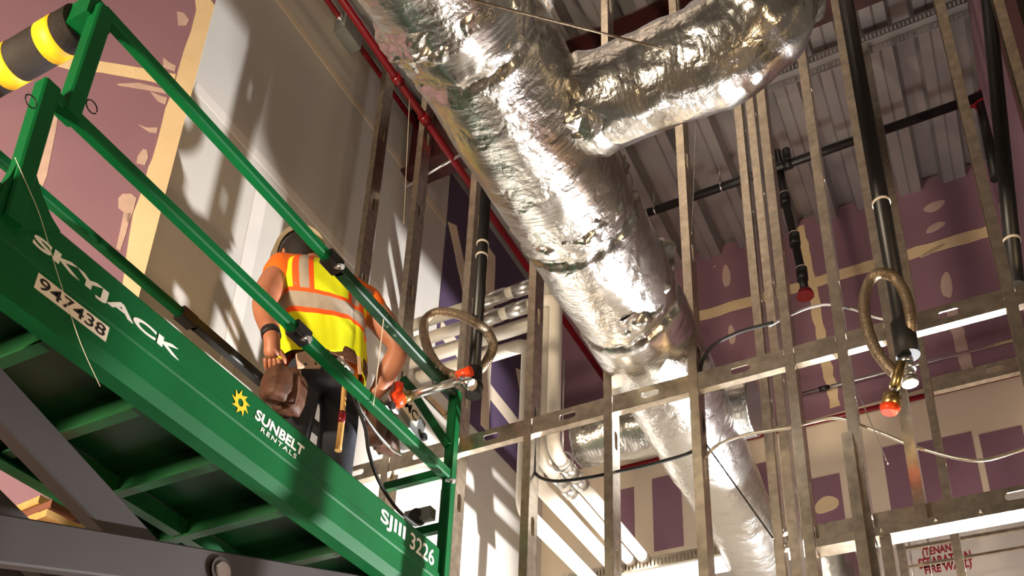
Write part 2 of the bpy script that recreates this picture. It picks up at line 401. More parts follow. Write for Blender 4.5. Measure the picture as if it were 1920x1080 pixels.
# ------------------------------------------------------------------ stud walls
def stud_mb(x, y, z0, z1, w=.041, d=.092, lip=.012, t=.0018, flip=False, first=.35):
    b = MB()
    wx = x if flip else x+w; ox = x+w if flip else x
    s = 1 if flip else -1
    holes = []; z = first
    while z < z1-z0-.2: holes.append((z, .1, .036)); z += .61
    b.plate((wx, y, z0), (0, 1, 0), (0, 0, 1), d, z1-z0, holes, t*(-1 if flip else 1)*-1)
    lo, hi = min(wx, ox), max(wx, ox)
    b.box(lo, hi, y, y+t, z0, z1); b.box(lo, hi, y+d-t, y+d, z0, z1)
    l0, l1 = (ox-t, ox) if ox > wx else (ox, ox+t)
    b.box(l0, l1, y+t, y+lip, z0, z1); b.box(l0, l1, y+d-lip, y+d-t, z0, z1)
    return b
sw = empty('stud_wall', (-1.4, YS, 0), 'nearer wall frame of galvanized steel studs with level blocking, crossing behind the green lift', 'wall frame')
HZ = Z0+.7755*YS     # underside of the blocking row
LZ = Z0+.527*YS      # underside of the low opening head
xs = [-3.045, -2.69, -2.28, -1.88, -1.47, -1.065, -.645, -.43, -.237, .206, .60]
for i, x in enumerate(xs):
    z0 = LZ+.002 if x > -.3 else 0.0
    stud_mb(x, YS, z0, ZD, first=.28+.13*(i*3 % 5)).build('stud', m_galv, sw)
def blocking(x0, x1, zb_, h=.092, w=.041, y=YS+.004):
    b = MB(); n = max(1, int((x1-x0)/.35)); t = .0018
    holes = [((x1-x0)/2, .085, .034)] if x1-x0 > .25 else []
    b.plate((x0, y, zb_+h), (0, 0, -1), (1, 0, 0), h, x1-x0, holes, -t)
    b.box(x0, x1, y+t, y+w, zb_, zb_+t); b.box(x0, x1, y+t, y+w, zb_+h-t, zb_+h)
    b.box(x0, x1, y+w-t, y+w, zb_, zb_+.012)
    return b
for i in range(len(xs)-1): blocking(xs[i]+.043, xs[i+1]-.002, HZ).build('blocking', m_galv, sw)
for a, c in ((-.602, -.456), (-.386, .60)):
    b = MB(); t = .002
    b.box(a, c, YS+.001, YS+.003, LZ, LZ+.035); b.box(a, c, YS+.003, YS+.095, LZ, LZ+t); b.box(a, c, YS+.093, YS+.095, LZ, LZ+.035)
    b.build('opening_head', m_galv, sw)
    blocking(a, c, LZ+.036, .075, .04, YS+.03).build('blocking', m_galv, sw)
# short doubled post beside the low opening, its top cut off
stud_mb(-.452, YS-.045, 0, Z0+.655*YS, first=.5).build('stud', m_galv, sw)
# screws in the opening head
for x in (-.36, -.17, -.02): MB().ball((x, YS-.002, LZ+.02), .007, 8, 6).build('screw', m_zinc, sw)

stud_mb(-.372, YS+.01, 0, LZ-.002, first=.4).build('stud', m_galv, sw)
s2 = empty('stud_wall', (-.5, 4.85, 0), 'farther wall frame of darker steel studs hung from a slotted track under the metal deck', 'wall frame')
Y2 = 4.85
for i, (x, y, z0, z1) in enumerate(((-.185, Y2, 0, ZD-.06), (.455, 3.68, 0, ZD))):
    stud_mb(x, y, z0, z1, first=.2+.1*i).build('stud', m_galv, s2)
def slotted_track(x0, x1, y, ztop, d=.1, h=.075):
    b = MB(); t = .002
    b.box(x0, x1, y, y+d, ztop-t, ztop)
    for yy in (y, y+d-t):
        b.box(x0, x1, yy, yy+t, ztop-.02, ztop-t); b.box(x0, x1, yy, yy+t, ztop-h, ztop-h+.016)
        n = int((x1-x0)/.025)
        for k in range(n):
            xx = x0+(k+.5)*(x1-x0)/n; b.box(xx-.0085, xx+.0085, yy, yy+t, ztop-h+.016, ztop-.02)
    b.box(x0, x1, y-.004, y, ztop-h, ztop-h+.006)
    return b
slotted_track(-1.0, XR-.01, Y2-.06, ZD-.06).build('slotted_track', m_deck, s2)
blocking(-.14, XR, Z0+3.35, .09, .04, Y2+.01).build('blocking', m_galv, s2)
s4 = empty('post_pair', (-.8, 3.95, 0), 'pair of slim dark steel posts standing close together right of the duct, behind the blocking', 'post')
for i, x in enumerate((-.852, -.785)): stud_mb(x, 3.95, 0, ZD, first=.2+.1*i).build('stud', m_galv, s4)
for z in (2.12, 2.2): blocking(-.81, -.784, Z0+z, .03, .04, 3.98).build('blocking', m_galv, s4)
s3 = empty('low_partition_head', (-1.5, 5.5, Z0+3.0), 'low slotted track with white underside crossing behind the white pipes near frame bottom', 'track')
zt = Z0+.547*5.5
slotted_track(-2.6, -.4, 5.5, zt+.04, .15, .08).build('slotted_track', m_galv, s3)
MB().box(-2.6, -.4, 5.48, 5.70, zt-.06, zt-.045).build('soffit_strip', m_white, s3)
MB().box(-2.6, -.4, 5.52, 5.64, zt-.045, zt-.036).build('closure_strip', m_galv, s3)
for x in (-2.5, -.5): stud_mb(x, 5.53, 0, zt-.06).build('stud', m_galv, s3)

# ------------------------------------------------------------------ steel beam under the deck
sb = empty('steel_beam', (-1.3, 4.15, ZD-.3), 'dark red primed steel beam under the metal deck behind the duct', 'beam')
zb0 = Z0+5.62
MB().box(XL, 2.5, 4.10, 4.115, zb0+.02, ZD-.016).build('web', m_red, sb)
MB().box(XL, 2.5, 4.02, 4.20, zb0, zb0+.018).build('flange', m_red, sb)
MB().box(XL, 2.5, 4.02, 4.20, ZD-.018, ZD-.001).build('flange', m_red, sb)

# ------------------------------------------------------------------ insulated ducts
def wr_noise(p, s, along):
    q = Vector((p.x*s[0], p.y*s[1], p.z*s[2]))
    a = noise.noise(q*3.0)
    d = noise.voronoi(q*7.0+Vector((a*.8, a*.5, -a*.6)))[0]
    return a*.5+(d[1]-d[0])*-.9+noise.noise(q*16)*.22
def foil_tube(name, pts, rad, parent, n=120, per=.012, amp=.012, flat=None, pinch=(), seed=0, capt=False):
    pts = [Vector(p) for p in pts]
    # resample
    L = [0]
    for i in range(1, len(pts)): L.append(L[-1]+(pts[i]-pts[i-1]).length)
    m = int(L[-1]/per); P = []; R = []
    j = 0
    for k in range(m+1):
        s = L[-1]*k/m
        while j < len(L)-2 and L[j+1] < s: j += 1
        t = (s-L[j])/max(1e-6, L[j+1]-L[j]); P.append(pts[j].lerp(pts[j+1], t)); R.append(rad[j]*(1-t)+rad[j+1]*t)
    bm = bmesh.new(); rings = []
    T0 = (P[1]-P[0]).normalized(); ref = Vector((0, 0, 1)) if abs(T0.z) < .8 else Vector((0, 1, 0))
    u = T0.cross(ref).normalized()
    for i in range(m+1):
        T = (P[min(i+1, m)]-P[max(i-1, 0)]).normalized(); u = (u-T*u.dot(T)).normalized(); v = T.cross(u)
        s = L[-1]*i/m; g = 1; bulge = 0
        for (ps, pw, pd) in pinch:
            e = math.exp(-((s-ps)/pw)**2); bulge -= pd*e; g += 2.6*math.exp(-((s-ps)/(pw*2.5))**2)
        ring = []
        for k in range(n):
            th = 2*pi*k/n; c = u*math.cos(th)+v*math.sin(th)
            base = P[i]+c*R[i]
            # pleats run round the duct: squeeze the noise along the axis
            ax = Vector((s*1.9+seed*7.3, math.cos(th)*.42, math.sin(th)*.42))
            a1 = noise.noise(ax*2.2)
            dd = noise.voronoi(ax*3.4+Vector((a1*.35, a1*.9, -a1*.7)))[0]
            w = a1*.7-(dd[1]-dd[0])*.40+noise.noise(ax*9)*.13*g+noise.noise(ax*24)*.04*g
            ring.append(bm.verts.new(base+c*(w*amp*g+bulge)))
        rings.append(ring)
    uvl = bm.loops.layers.uv.new('uv')
    for i in range(m):
        for k in range(n):
            f = bm.faces.new((rings[i][k], rings[i][(k+1) % n], rings[i+1][(k+1) % n], rings[i+1][k])); f.smooth = True
            for lp_, (ii, kk) in zip(f.loops, ((i, k), (i, k+1), (i+1, k+1), (i+1, k))): lp_[uvl].uv = (kk/n*2*pi*R[0]+seed*1.37, L[-1]*ii/m+seed)
    if capt: bm.faces.new(rings[0][::-1]); bm.faces.new(rings[-1])
    me = bpy.data.meshes.new(name); bmesh.ops.recalc_face_normals(bm, faces=bm.faces); bm.to_mesh(me); bm.free(); me.materials.append(m_foil)
    o = bpy.data.objects.new(name, me); link(o, parent); o.matrix_parent_inverse = Matrix.Translation(-parent.location)
    return o
duct = empty('insulated_duct', (-1.24, 2.5, Z0+3.1), 'big silver foil-wrapped air duct running through the nearer stud wall, with an elbow branch', 'duct')
dz = Z0+3.10
foil_tube('main_run', [(-1.22, .3, dz), (-1.225, 1.6, dz), (-1.24, 2.6, dz), (-1.255, 3.3, dz+.01), (-1.265, 3.7, dz), (-1.29, 4.4, dz-.02), (-1.32, 5.3, dz-.06), (-1.36, 6.3, dz-.12)],
          [.255, .255, .25, .245, .235, .23, .20, .185], duct, 150, .011, .012, pinch=((1.55, .02, .016), (2.42, .02, .016), (3.0, .016, .01), (3.42, .02, .02)), seed=1)
ez, ey = Z0+3.10, 2.27
foil_tube('branch', spline([(-1.10, ey, ez), (-.75, ey, ez), (-.55, ey, ez+.0), (-.40, ey-.02, ez+.05), (-.31, ey-.08, ez+.2), (-.29, ey-.14, ez+.45), (-.29, ey-.2, ez+.9)], 6),
          [.17]*6+[.168]*6+[.175]*6+[.19]*6+[.2]*6+[.2]*7, duct, 120, .010, .022, pinch=((.78, .02, .012), (.06, .03, -.02)), seed=4)
foil_tube('cross_run', [(-1.99, 4.42, Z0+3.28), (-1.5, 4.42, Z0+3.26), (-1.2, 4.42, Z0+3.24), (-.985, 4.42, Z0+3.22)], [.16, .165, .165, .165], duct, 90, .012, .014, seed=9, capt=True)

def duct_c(y):
    t = [(.3, -1.22, .255), (1.6, -1.225, .255), (2.6, -1.24, .25), (3.3, -1.255, .245), (3.7, -1.265, .235)]
    for i in range(len(t)-1):
        if t[i][0] <= y <= t[i+1][0]:
            k = (y-t[i][0])/(t[i+1][0]-t[i][0]); return t[i][1]*(1-k)+t[i+1][1]*k, t[i][2]*(1-k)+t[i+1][2]*k
for i, (y, w) in enumerate(((1.70, .10), (2.62, .09), (3.16, .05))):
    x, r = duct_c(y)
    foil_tube('foil_collar', [(x, y-w, dz), (x, y, dz), (x, y+w, dz)], [r-.016, r+.010, r-.016], duct, 170, .009, .024, pinch=((w, .03, .004),), seed=11+i)
foil_tube('foil_collar', [(-1.04, ey, ez), (-.98, ey, ez), (-.90, ey, ez)], [.158, .180, .158], duct, 120, .009, .024, seed=17)
stub = empty('duct_stub', on(1, 5.2, 1565, 1040), 'short foil-wrapped duct stub seen low behind the doubled cut-off post', 'duct')
foil_tube('run', [on(1, 5.2, 1535, 1005), on(1, 5.2, 1570, 1045), on(1, 5.2, 1592, 1120), on(1, 5.2, 1600, 1300)], [.10, .11, .11, .11], stub, 60, .012, .012, seed=21, capt=True)
trz = empty('trapeze_rails', on(1, 5.9, 1800, 1040), 'two thin bare steel rails hanging in front of the red stencilled white wall', 'rail')
MB().bar(on(1, 5.9, 1684, 1031), on(1, 5.9, 1932, 988), .02, .02).build('rail', m_galv, trz)
MB().bar(on(1, 5.9, 1700, 1064), on(1, 5.9, 1932, 1024), .016, .016).build('rail', m_galv, trz)
for px in (1702, 1738): MB().tube([on(1, 5.9, px, 1000), on(1, 5.9, px+13, 1100)], .005, 6).build('hanger_rod', m_zinc, trz)

# ------------------------------------------------------------------ pipes
def pipe(name, pts, r, m, label, cat, group=None, fil=.09, n=16, loc=None):
    o = empty(name, loc or pts[0], label, cat, group)
    MB().tube(fillet(pts, fil) if len(pts) > 2 else pts, r, n).build('run', m, o)
    return o
PA = [(-2.36, 4.45, 4.14, 2.93, .046), (-2.21, 4.30, 4.15, 3.0, .045), (-2.115, 4.19, 4.34, 3.05, .038), (-2.02, 4.13, 4.13, 3.05, .038)]
lab = ['white insulated pipe nearest the left wall, dropping behind the studs and running back lowest', 'white insulated pipe second from the left wall, lower bend behind the fourth stud',
       'white pipe with shiny couplings, left of the two uprights beside the fourth stud', 'white pipe with shiny couplings, right of the two uprights beside the fourth stud']
for i, (x, y, zt_, zl, r) in enumerate(PA):
    o = pipe('insulated_pipe', [(XL+.012, y, Z0+zt_), (x, y, Z0+zt_), (x, y, Z0+zl), (x, YB-.02, Z0+zl)], r, m_pvc, lab[i], 'pipe', 'white insulated pipes beyond the studs', fil=.1)
    if i >= 2:
        for (a, l) in ((.16, .1), (.30, .09)): MB().tube([(x, y+a, Z0+zl), (x, y+a+l, Z0+zl)], r*1.16, 18).build('coupling', m_silver, o)
        for (a, l) in ((.55, .25), (.85, .14)): MB().tube([(XL+a, y, Z0+zt_), (XL+a+l, y, Z0+zt_)], r*1.15, 18).build('coupling', m_silver, o)
# pipe hanger on the right upright pipe
hg = empty('pipe_hanger', (-2.02, 4.42, Z0+3.05), 'small zinc clamp and rod holding the white pipe couplings', 'hanger')
MB().tube([(-2.02+.06*math.cos(a*pi/8), 4.25, Z0+3.05+.06*math.sin(a*pi/8)) for a in range(17)], .008, 8, caps=False).build('ring', m_zinc, hg)
MB().tube([(-2.02, 4.25, Z0+3.11), (-2.02, 4.25, Z0+3.75)], .006, 8).build('rod', m_zinc, hg)

rp = empty('sprinkler_main', (-2.6, 2.0, Z0+5.2), 'glossy red sprinkler pipe along the left wall beside the duct', 'pipe')
MB().tube([(-2.6, -.5, Z0+5.2), (-2.6, YB, Z0+5.2)], .024, 16).build('run', m_redpipe, rp)
for y in (3.12, 3.42): MB().tube([(-2.6, y, Z0+5.2), (-2.6, y+.06, Z0+5.2)], .033, 16).build('coupling', m_redpipe, rp)
MB().tube([(-3.0, 3.78, Z0+5.1), (-2.4, 3.78, Z0+5.23)], .009, 8).build('brace', m_zinc, rp)
ck = empty('fire_alarm_conduit', (XL+.05, 2.6, Z0+5.95), 'thin dark red conduit with a grey junction box on the left wall', 'conduit')
cz = Z0+(XL+.05)/-.5146
MB().tube([(XL+.05, 1.2, cz), (XL+.05, 4.55, cz)], .018, 12).build('run', m_redpipe, ck)
jb = on(0, XL+.05, 655, 58)
MB().box(XL, XL+.09, jb.y-.09, jb.y+.09, jb.z-.09, jb.z+.07).build('junction_box', m_box, ck)
for y in (jb.y+.09, jb.y-.12): MB().tube([(XL+.05, y, cz), (XL+.05, y+.03, cz)], .024, 12).build('coupling', m_zinc, ck)
yb = Z0+6.0
bp_ = empty('deck_pipe', (-1.0, 5.46, yb), 'black steel pipe running level just under the metal deck', 'pipe')
MB().tube([(-2.3, 5.46, yb), (XR, 5.46, yb)], .032, 16).build('run', m_black, bp_)
MB().tube([(-.86, 5.46, yb), (-.80, 5.46, yb)], .043, 16).build('coupling', m_black, bp_)
MB().tube([(-.83, 5.46, yb), (-.83, 5.46, yb+.14)], .03, 12).build('tee', m_black, bp_)
for x in (-1.33, -1.85):
    MB().tube([(x, 5.46, yb), (x+.012, 5.46, yb)], .036, 16).build('hanger_band', m_zinc, bp_)
    MB().tube([(x, 5.46, yb+.03), (x, 5.46, ZD)], .005, 6).build('hanger_rod', m_zinc, bp_)
cond = empty('steel_conduit', (-.5, YB-.06, zb(.7237)), 'thin bare steel conduit running level across the purple back wall', 'conduit')
MB().tube([(-1.08, YB-.05, zb(.7237)), (XR, YB-.05, zb(.7237))], .014, 10).build('run', m_zinc, cond)
MB().tube([(-.93, YB-.05, zb(.7237)), (-.86, YB-.05, zb(.7237))], .02, 10).build('coupling', m_black, cond)
red = empty('red_branch_pipe', (-.5, YB-.05, zb(.682)), 'slim dark red pipe level on the back wall just under the purple zone', 'pipe')
MB().tube([(-2.6, YB-.04, zb(.682)), (XR, YB-.04, zb(.682))], .02, 10).build('run', m_redpipe, red)

# ------------------------------------------------------------------ black drops with braided hoses
def sleeve_pipe(name, p, q, r, label, rings=(), m=m_black, cap=None):
    o = empty(name, q, label, 'pipe', 'black sprinkler drops with hoses' if name == 'sprinkler_drop' else None); p, q = Vector(p), Vector(q)
    MB().tube([p, q], r, 18).build('run', m, o)
    for t in rings:
        c = p.lerp(q, t); d = (q-p).normalized(); MB().tube([c, c+d*.012], r*1.12, 18).build('ring', m_paper, o)
    if cap: MB().tube([q+(p-q).normalized()*.14, q-(p-q).normalized()*.02], r*1.35, 18).build('end_coupling', m_rubber, o)
    return o
YH = 3.36
d1 = sleeve_pipe('sprinkler_drop', (-2.075, YH, ZD), (-2.075, YH, Z0+2.93), .029, 'black vertical sprinkler drop left of the duct with the hose looped round it', (.71, .736), cap=True)
d2 = sleeve_pipe('sprinkler_drop', (-.16, YH, ZD), (-.16, YH, Z0+2.52), .033, 'black vertical sprinkler drop at right with a hose hanging in a tall loop', (.79,), cap=True)
d3 = sleeve_pipe('riser_pipe', on(1, 3.9, 1851, -20).lerp(on(1, 3.9, 1905, 535), -.33), on(1, 3.9, 1905, 535), .034, 'thick black vertical pipe at the right edge with one white ring', (.90,))
ct, cb_ = on(1, 5.5, 1839, 188), on(1, 5.5, 1868, 335)
d4 = sleeve_pipe('capped_drop', ct, cb_, .036, 'short black drop with a red cap at top beside the thick riser', ())
MB().tube([ct-Vector((0, 0, .04)), ct+Vector((0, 0, .05))], .05, 12).build('red_cap', m_redpipe, d4)
MB().tube([ct+Vector((0, 0, .01)), ct+Vector((-.11, 0, .0)), ct+Vector((-.13, 0, .04))], [.036, .036, .02], 12).build('red_tee', m_redpipe, d4)
p4 = [on(1, 5.5, *p) for p in ((1457, 285), (1472, 375), (1490, 450), (1504, 515), (1509, 545))]
d5 = empty('hanging_drop', p4[-1], 'crooked black drop with a red plug in front of the purple back wall', 'pipe')
MB().tube([p4[0], p4[1], p4[2], p4[3], p4[4]], .028, 12).build('run', m_black, d5)
for k in (1, 2, 3):
    MB().tube([p4[k]+Vector((0, 0, .05)), p4[k]-Vector((0, 0, .05))], .038, 12).build('coupling', m_black, d5)
    MB().tube([p4[k]+Vector((0, 0, .06)), p4[k]+Vector((0, 0, .052))], .036, 12).build('ring', m_paper, d5)
MB().tube([p4[4], p4[4]-Vector((0, 0, .05))], [.045, .06], 9).build('red_plug', m_redpipe, d5)

def braid(o, pts, r, n=14):
    """corrugated braided hose"""
    P = spline(pts, 14); L = 0; rs = []
    dense = []
    for i in range(len(P)-1):
        for k in range(3): dense.append(P[i].lerp(P[i+1], k/3))
    dense.append(P[-1])
    rs = [r*(1+.02*math.sin(i*1.57)) for i in range(len(dense))]
    return MB().tube(dense, rs, n).build('braided_hose', m_hose, o)
def H(y, pts): return [on(1, y, *p) for p in pts]
h1 = empty('flexible_hose', (-2.1, YH-.08, Z0+2.95), 'braided steel hose looped round the left black drop, orange plug on its brass end', 'hose', 'braided hoses on the black drops')
y_ = YH-.075
lp = H(y_, [(862, 708), (826, 692), (800, 648), (796, 605), (820, 586), (860, 590), (893, 606)])+H(YH+.0, [(915, 625)])+H(YH+.075, [(924, 652), (905, 688), (880, 706)])
braid(h1, lp, .0245)
a, b = on(1, y_, 884, 695), on(1, y_, 858, 706)
MB().tube([a, b], .026, 14).build('orange_band', m_orange, h1)
e1, e2 = on(1, y_, 866, 712), on(1, 3.2, 770, 742)
MB().tube([e1, e2], .021, 14).build('rigid_nipple', m_silver, h1)
e3 = on(1, 3.16, 752, 748)
MB().tube([e2, e3], .03, 8).build('hex_nut', m_brass, h1)
e4 = on(1, 3.12, 735, 752)
MB().tube([e3, e3.lerp(e4, .5), e4], [.036, .042, .03], 14).build('orange_cap', m_orange, h1)
MB().tube([e3.lerp(e4, .4), e3.lerp(e4, .4)+Vector((0, 0, .09))], [.018, .024], 10).build('orange_plug', m_orange, h1)
tg = on(1, 3.12, 722, 748)
MB().prism([tg+Vector((-.10, 0, -.06)), tg+Vector((.03, 0, -.05)), tg+Vector((.03, 0, .05)), tg+Vector((-.08, 0, .04))], (0, .002, 0)).build('warning_tag', m_orange, h1)
for k in range(4):
    z = -.045+k*.023; MB().prism([tg+Vector((-.09, -.001, z)), tg+Vector((.02, -.001, z+.01)), tg+Vector((.02, -.001, z+.016)), tg+Vector((-.09, -.001, z+.008))], (0, .001, 0)).build('tag_print', m_decal, h1)
MB().ball(on(1, YH, 889, 726), .045, 14, 10).build('elbow', m_black, h1)
MB().tube([on(1, y_, 868, 712), on(1, y_, 886, 722)], .03, 8).build('hex_nut', m_zinc, h1)

h2 = empty('flexible_hose', (-.2, YH-.08, Z0+2.4), 'braided steel hose hanging in a tall loop from the right black drop, orange cap below', 'hose', 'braided hoses on the black drops')
lp = H(YH-.07, [(1679, 700), (1664, 686), (1640, 652), (1625, 610), (1620, 565), (1630, 528), (1650, 512)])+H(YH-.03, [(1678, 522), (1700, 560), (1708, 605)])+H(YH+.04, [(1704, 660), (1698, 690)])
braid(h2, lp, .022)
MB().tube(H(YH-.085, [(1690, 680), (1677, 727)]), .02, 6).build('brass_nipple', m_brass, h2)
MB().tube(H(YH-.085, [(1677, 727), (1672, 742)]), .014, 10).build('neck', m_zinc, h2)
MB().tube(H(YH-.085, [(1673, 741), (1669, 765)]), [.034, .036], 12).build('brass_nut', m_brass, h2)
MB().tube(H(YH-.085, [(1669, 763), (1667, 774)]), [.038, .028], 12).build('orange_cap', m_orange, h2)
q = H(YH, [(1698, 672), (1707, 722)])
for k in range(4):
    a, b = q[0].lerp(q[1], k/4), q[0].lerp(q[1], (k+.85)/4); MB().tube([a, b], .026+.004*(k % 2), 12).build('union', m_silver, h2)

# ------------------------------------------------------------------ cables and wires
def cable(name, pts, r, m, label, cat='cable', n=8, sp=10):
    o = empty(name, pts[0], label, cat); MB().tube(spline(pts, sp), r, n).build('run', m, o); return o
yf = YS-.012
cable('power_cable', [on(1, YS+.05, *p) for p in ((1005, 560), (1003, 700), (1002, 860), (1006, 890), (1040, 902), (1100, 896), (1150, 886), (1230, 868), (1300, 845), (1318, 810), (1313, 760), (1312, 700), (1330, 655), (1380, 625), (1450, 605))], .008, m_rubber, 'black cable sagging between the nearer studs below the duct')
cable('armoured_cable', [on(1, YS+.055, *p) for p in ((1440, 612), (1480, 592), (1520, 576), (1556, 571), (1600, 580), (1650, 597), (1720, 604), (1790, 596), (1840, 580), (1880, 560), (1925, 552))], .006, m_deck, 'upper armoured steel cable threaded through the right studs above the blocking')
cable('armoured_cable', [on(1, YS+.055, *p) for p in ((1320, 860), (1345, 835), (1400, 815), (1480, 802), (1520, 792), (1560, 784), (1590, 788), (1620, 800), (1660, 815), (1700, 832), (1740, 845), (1800, 860), (1850, 862), (1925, 840))], .007, m_galv, 'lower armoured steel cable threaded through the right studs under the blocking')
def wire(p, q, label, r=.003, m=m_zinc, sag=0):
    p, q = Vector(p), Vector(q); mid = (p+q)/2-Vector((0, 0, sag))
    return cable('hanging_wire', [p, p.lerp(mid, .5), mid, mid.lerp(q, .5), q], r, m, label, 'wire', 6, 3)
wire(on(1, 1.25, 840, -12), on(1, 1.98, 1245, 92), 'bare wire crossing in front of the duct at the top', .0035, m_hose)
wire(on(0, -2.58, 768, 186), on(0, -2.58, 757, 420), 'upper thin hanging wire left of the duct', .002, m_skim)
wire(on(1, 3.45, 1305, 225), on(1, 3.45, 1297, 440), 'thin wire hanging from the duct elbow', .002)
wire(on(1, YS+.02, 1590, 690), on(1, YS+.02, 1665, 870), 'thin slack wire beside the third stud from the right edge', .002)
wire(on(1, 3.6, 1322, 830), on(1, 3.6, 1450, 1010), 'dark wire slanting across the lower duct', .004, m_rubber)
wire(on(0, -2.19, 722, 575), on(0, -2.17, 700, 760), 'pale string hanging over the green top rail', .002, m_skim)

# ------------------------------------------------------------------ scissor lift
XN, XF, YA, YZ_ = -2.2, -3.0, 1.19, 3.40      # near side, far side, rear, front
K = 2.2
lift = empty('scissor_lift', (-2.6, 2.3, 0), 'green scissor lift platform with guard rails, raised high at left on charcoal arms', 'lift')
zt0, zf, zbm = Z0+.962*K, Z0+.846*K, Z0+.826*K
def panel(x, out):
    pr = [(0, zt0), (out*.004, zt0-.01), (out*.004, zt0-.122), (out*.009, zt0-.128), (out*.009, zt0-.158), (out*.004, zt0-.164), (out*.004, zf), (-out*.014, zbm), (-out*.075, zbm), (-out*.075, zbm+.01), (-out*.035, zbm+.014), (-out*.03, zf+.02), (-out*.025, zt0)]
    return MB().prism([(x+a, .95, z) for a, z in pr], (0, YZ_-.95, 0))
panel(XN, 1).build('side_panel', m_green, lift); panel(XF, -1).build('side_panel', m_green, lift)
MB().box(XF+.03, XN-.03, YZ_-.03, YZ_, zbm, zt0-.12).build('end_panel', m_green, lift)
MB().box(XF+.03, XN-.03, .95, .98, zbm, zt0-.12).build('end_panel', m_green, lift)
MB().box(XF+.03, XN-.03, .98, YZ_-.03, Z0+1.94, Z0+1.955).build('deck_plate', m_greend, lift)
for y in (1.05, 1.40, 1.75, 2.10, 2.45, 2.80, 3.12):
    MB().box(XF+.04, XN-.04, y-.02, y+.02, zbm+.02, zbm+.03).box(XF+.04, XN-.04, y-.006, y+.006, zbm+.03, Z0+1.938).build('cross_member', m_greend, lift)
for x in (XF+.2,): MB().bar((x, YA+.1, zbm+.06), (x, YZ_-.1, zbm+.06), .05, .07).build('slide_channel', m_greend, lift)
RW = .042
zr, zm = Z0+1.362*K-.02, Z0+1.152*K-.02
def rail(p, q, m=m_green, w=RW, h=RW, name='guard_rail'): return MB().bar(p, q, w, h, (0, 0, 1) if abs((Vector(q)-Vector(p)).normalized().z) < .9 else (1, 0, 0), .006).build(name, m, lift)
for x, sx in ((XN, 1), (XF, -1)):
    rail((x, YA, zr), (x, 2.46, zr)); rail((x, YA-.08, zm), (x, 2.32 if sx > 0 else 2.0, zm))
    # telescoping front halves, sleeves between
    rail((x-.004*sx, 2.38, zr+.004), (x-.004*sx, YZ_, zr+.004), m_gscuff if sx > 0 else m_black, .05, .05)
    rail((x-.004*sx, 2.25 if sx > 0 else 1.95, zm), (x-.004*sx, YZ_+.02, zm), m_green if sx > 0 else m_black, .05, .05)
    rail((x, 2.36, zr), (x, 2.44, zr), m_black, .062, .062, 'rail_sleeve'); rail((x, 2.24, zm), (x, 2.32, zm), m_black, .06, .06, 'rail_sleeve')
    rail((x, YA, zr), (x, YA, zm-.02), name='post', w=.055, h=.055)
    rail((x, YA-.08, zm+.02), (x, YA-.06, zt0-.1), name='post', w=.055, h=.055)
    rail((x, YZ_, zr+.02 if sx > 0 else zt0+.16), (x, YZ_, zbm+.1), name='post', w=.05, h=.05)
    rail((x-.03*sx, YZ_+.035, zm-.05), (x-.03*sx, YZ_+.035, zbm-.2), name='post', w=.045, h=.045)
rail((XF, YA, zr), (XN, YA, zr))
MB().prism([on(0, XN-.02, *p) for p in ((30, 292), (50, 318), (66, 372), (84, 415), (100, 440), (-60, 440), (-20, 380))], (.03, 0, 0)).build('corner_gusset', m_green, lift)
rail((XF, YZ_, zt0+.13), (XN, YZ_, zt0+.13)); rail((-2.56, YZ_, zm+.03), (XN, YZ_, zm+.03))
rail(on(1, YZ_-.02, 758, 712), on(1, YZ_-.02, 842, 838), w=.04, h=.04, name='gate_brace'); rail(on(1, YZ_+.01, 770, 710), on(1, YZ_+.01, 838, 780), m_galv, .035, .035, name='gate_rail')
rail((XF, YZ_, zr), (XF, YZ_, zt0), m_black, name='post')
# pinned catches on the near rail sleeves
for (y, z) in ((2.40, zr-.03), (2.28, zm-.03), (YZ_-.05, zm-.05)):
    MB().tube([(XN+.02, y, z), (XN+.06, y, z-.02)], .012, 8).build('rail_pin', m_zinc, lift)
# foam pad on the rear cross rail
fp = MB().tube([(XF+.05, YA, zr), (XN-.10, YA, zr)], .066, 24).build('foam_pad', m_foam, lift)
for xx in (XN-.17, XN-.39, XN-.61): MB().tube([(xx, YA, zr), (xx-.075, YA, zr)], .0675, 24).build('yellow_band', m_yellow, fp)
MB().box(XN-.11, XN-.005, YA-.045, YA+.045, zr-.045, zr+.045).build('end_bracket', m_green, lift)
# rings of wire at the rear corner
for c, r in ((on(0, XN+.03, 58, 190), .018), (on(0, XN+.02, 172, 200), .02)):
    MB().tube([c+Vector((0, r*math.cos(a*pi/8), r*1.1*math.sin(a*pi/8))) for a in range(16)], .0022, 6, caps=False).build('wire_loop', m_rubber, lift)
# decals on the near side panel
xd = XN+.005
def decal(name, body, m, y0, y1, z0, z1, x=None, **k):
    return text_obj(name, body, m, lift, (x or xd, y0, Z0+z0), (0, 1, 0), (0, 0, 1), y1-y0, z1-z0, .0012, **k)
decal('lettering', 'SKYJACK', m_decal, 1.205, 1.765, 2.000, 2.048, bold=.032)
MB().box(xd-.002, xd+.001, 1.248, 1.500, Z0+1.888, Z0+1.940).build('number_sticker', m_paper, lift)
decal('lettering', '947438', m_ink, 1.258, 1.490, 1.896, 1.933, x=xd+.0012, bold=.006)
decal('lettering', 'SUNBELT', m_decal, 2.128, 2.398, 2.022, 2.066, bold=.028, shear=.12)
decal('lettering', 'RENTALS', m_decal, 2.165, 2.362, 1.992, 2.012, bold=.006, shear=.12, spacing=1.25)
decal('lettering', 'SJIII', m_decal, 2.902, 3.085, 2.000, 2.080, bold=.02)
decal('lettering', '3226', m_decal, 3.125, 3.318, 2.002, 2.080, bold=.012)
b = MB(); c = Vector((xd, 2.052, Z0+2.038)); n = 9; out = []; inn = []
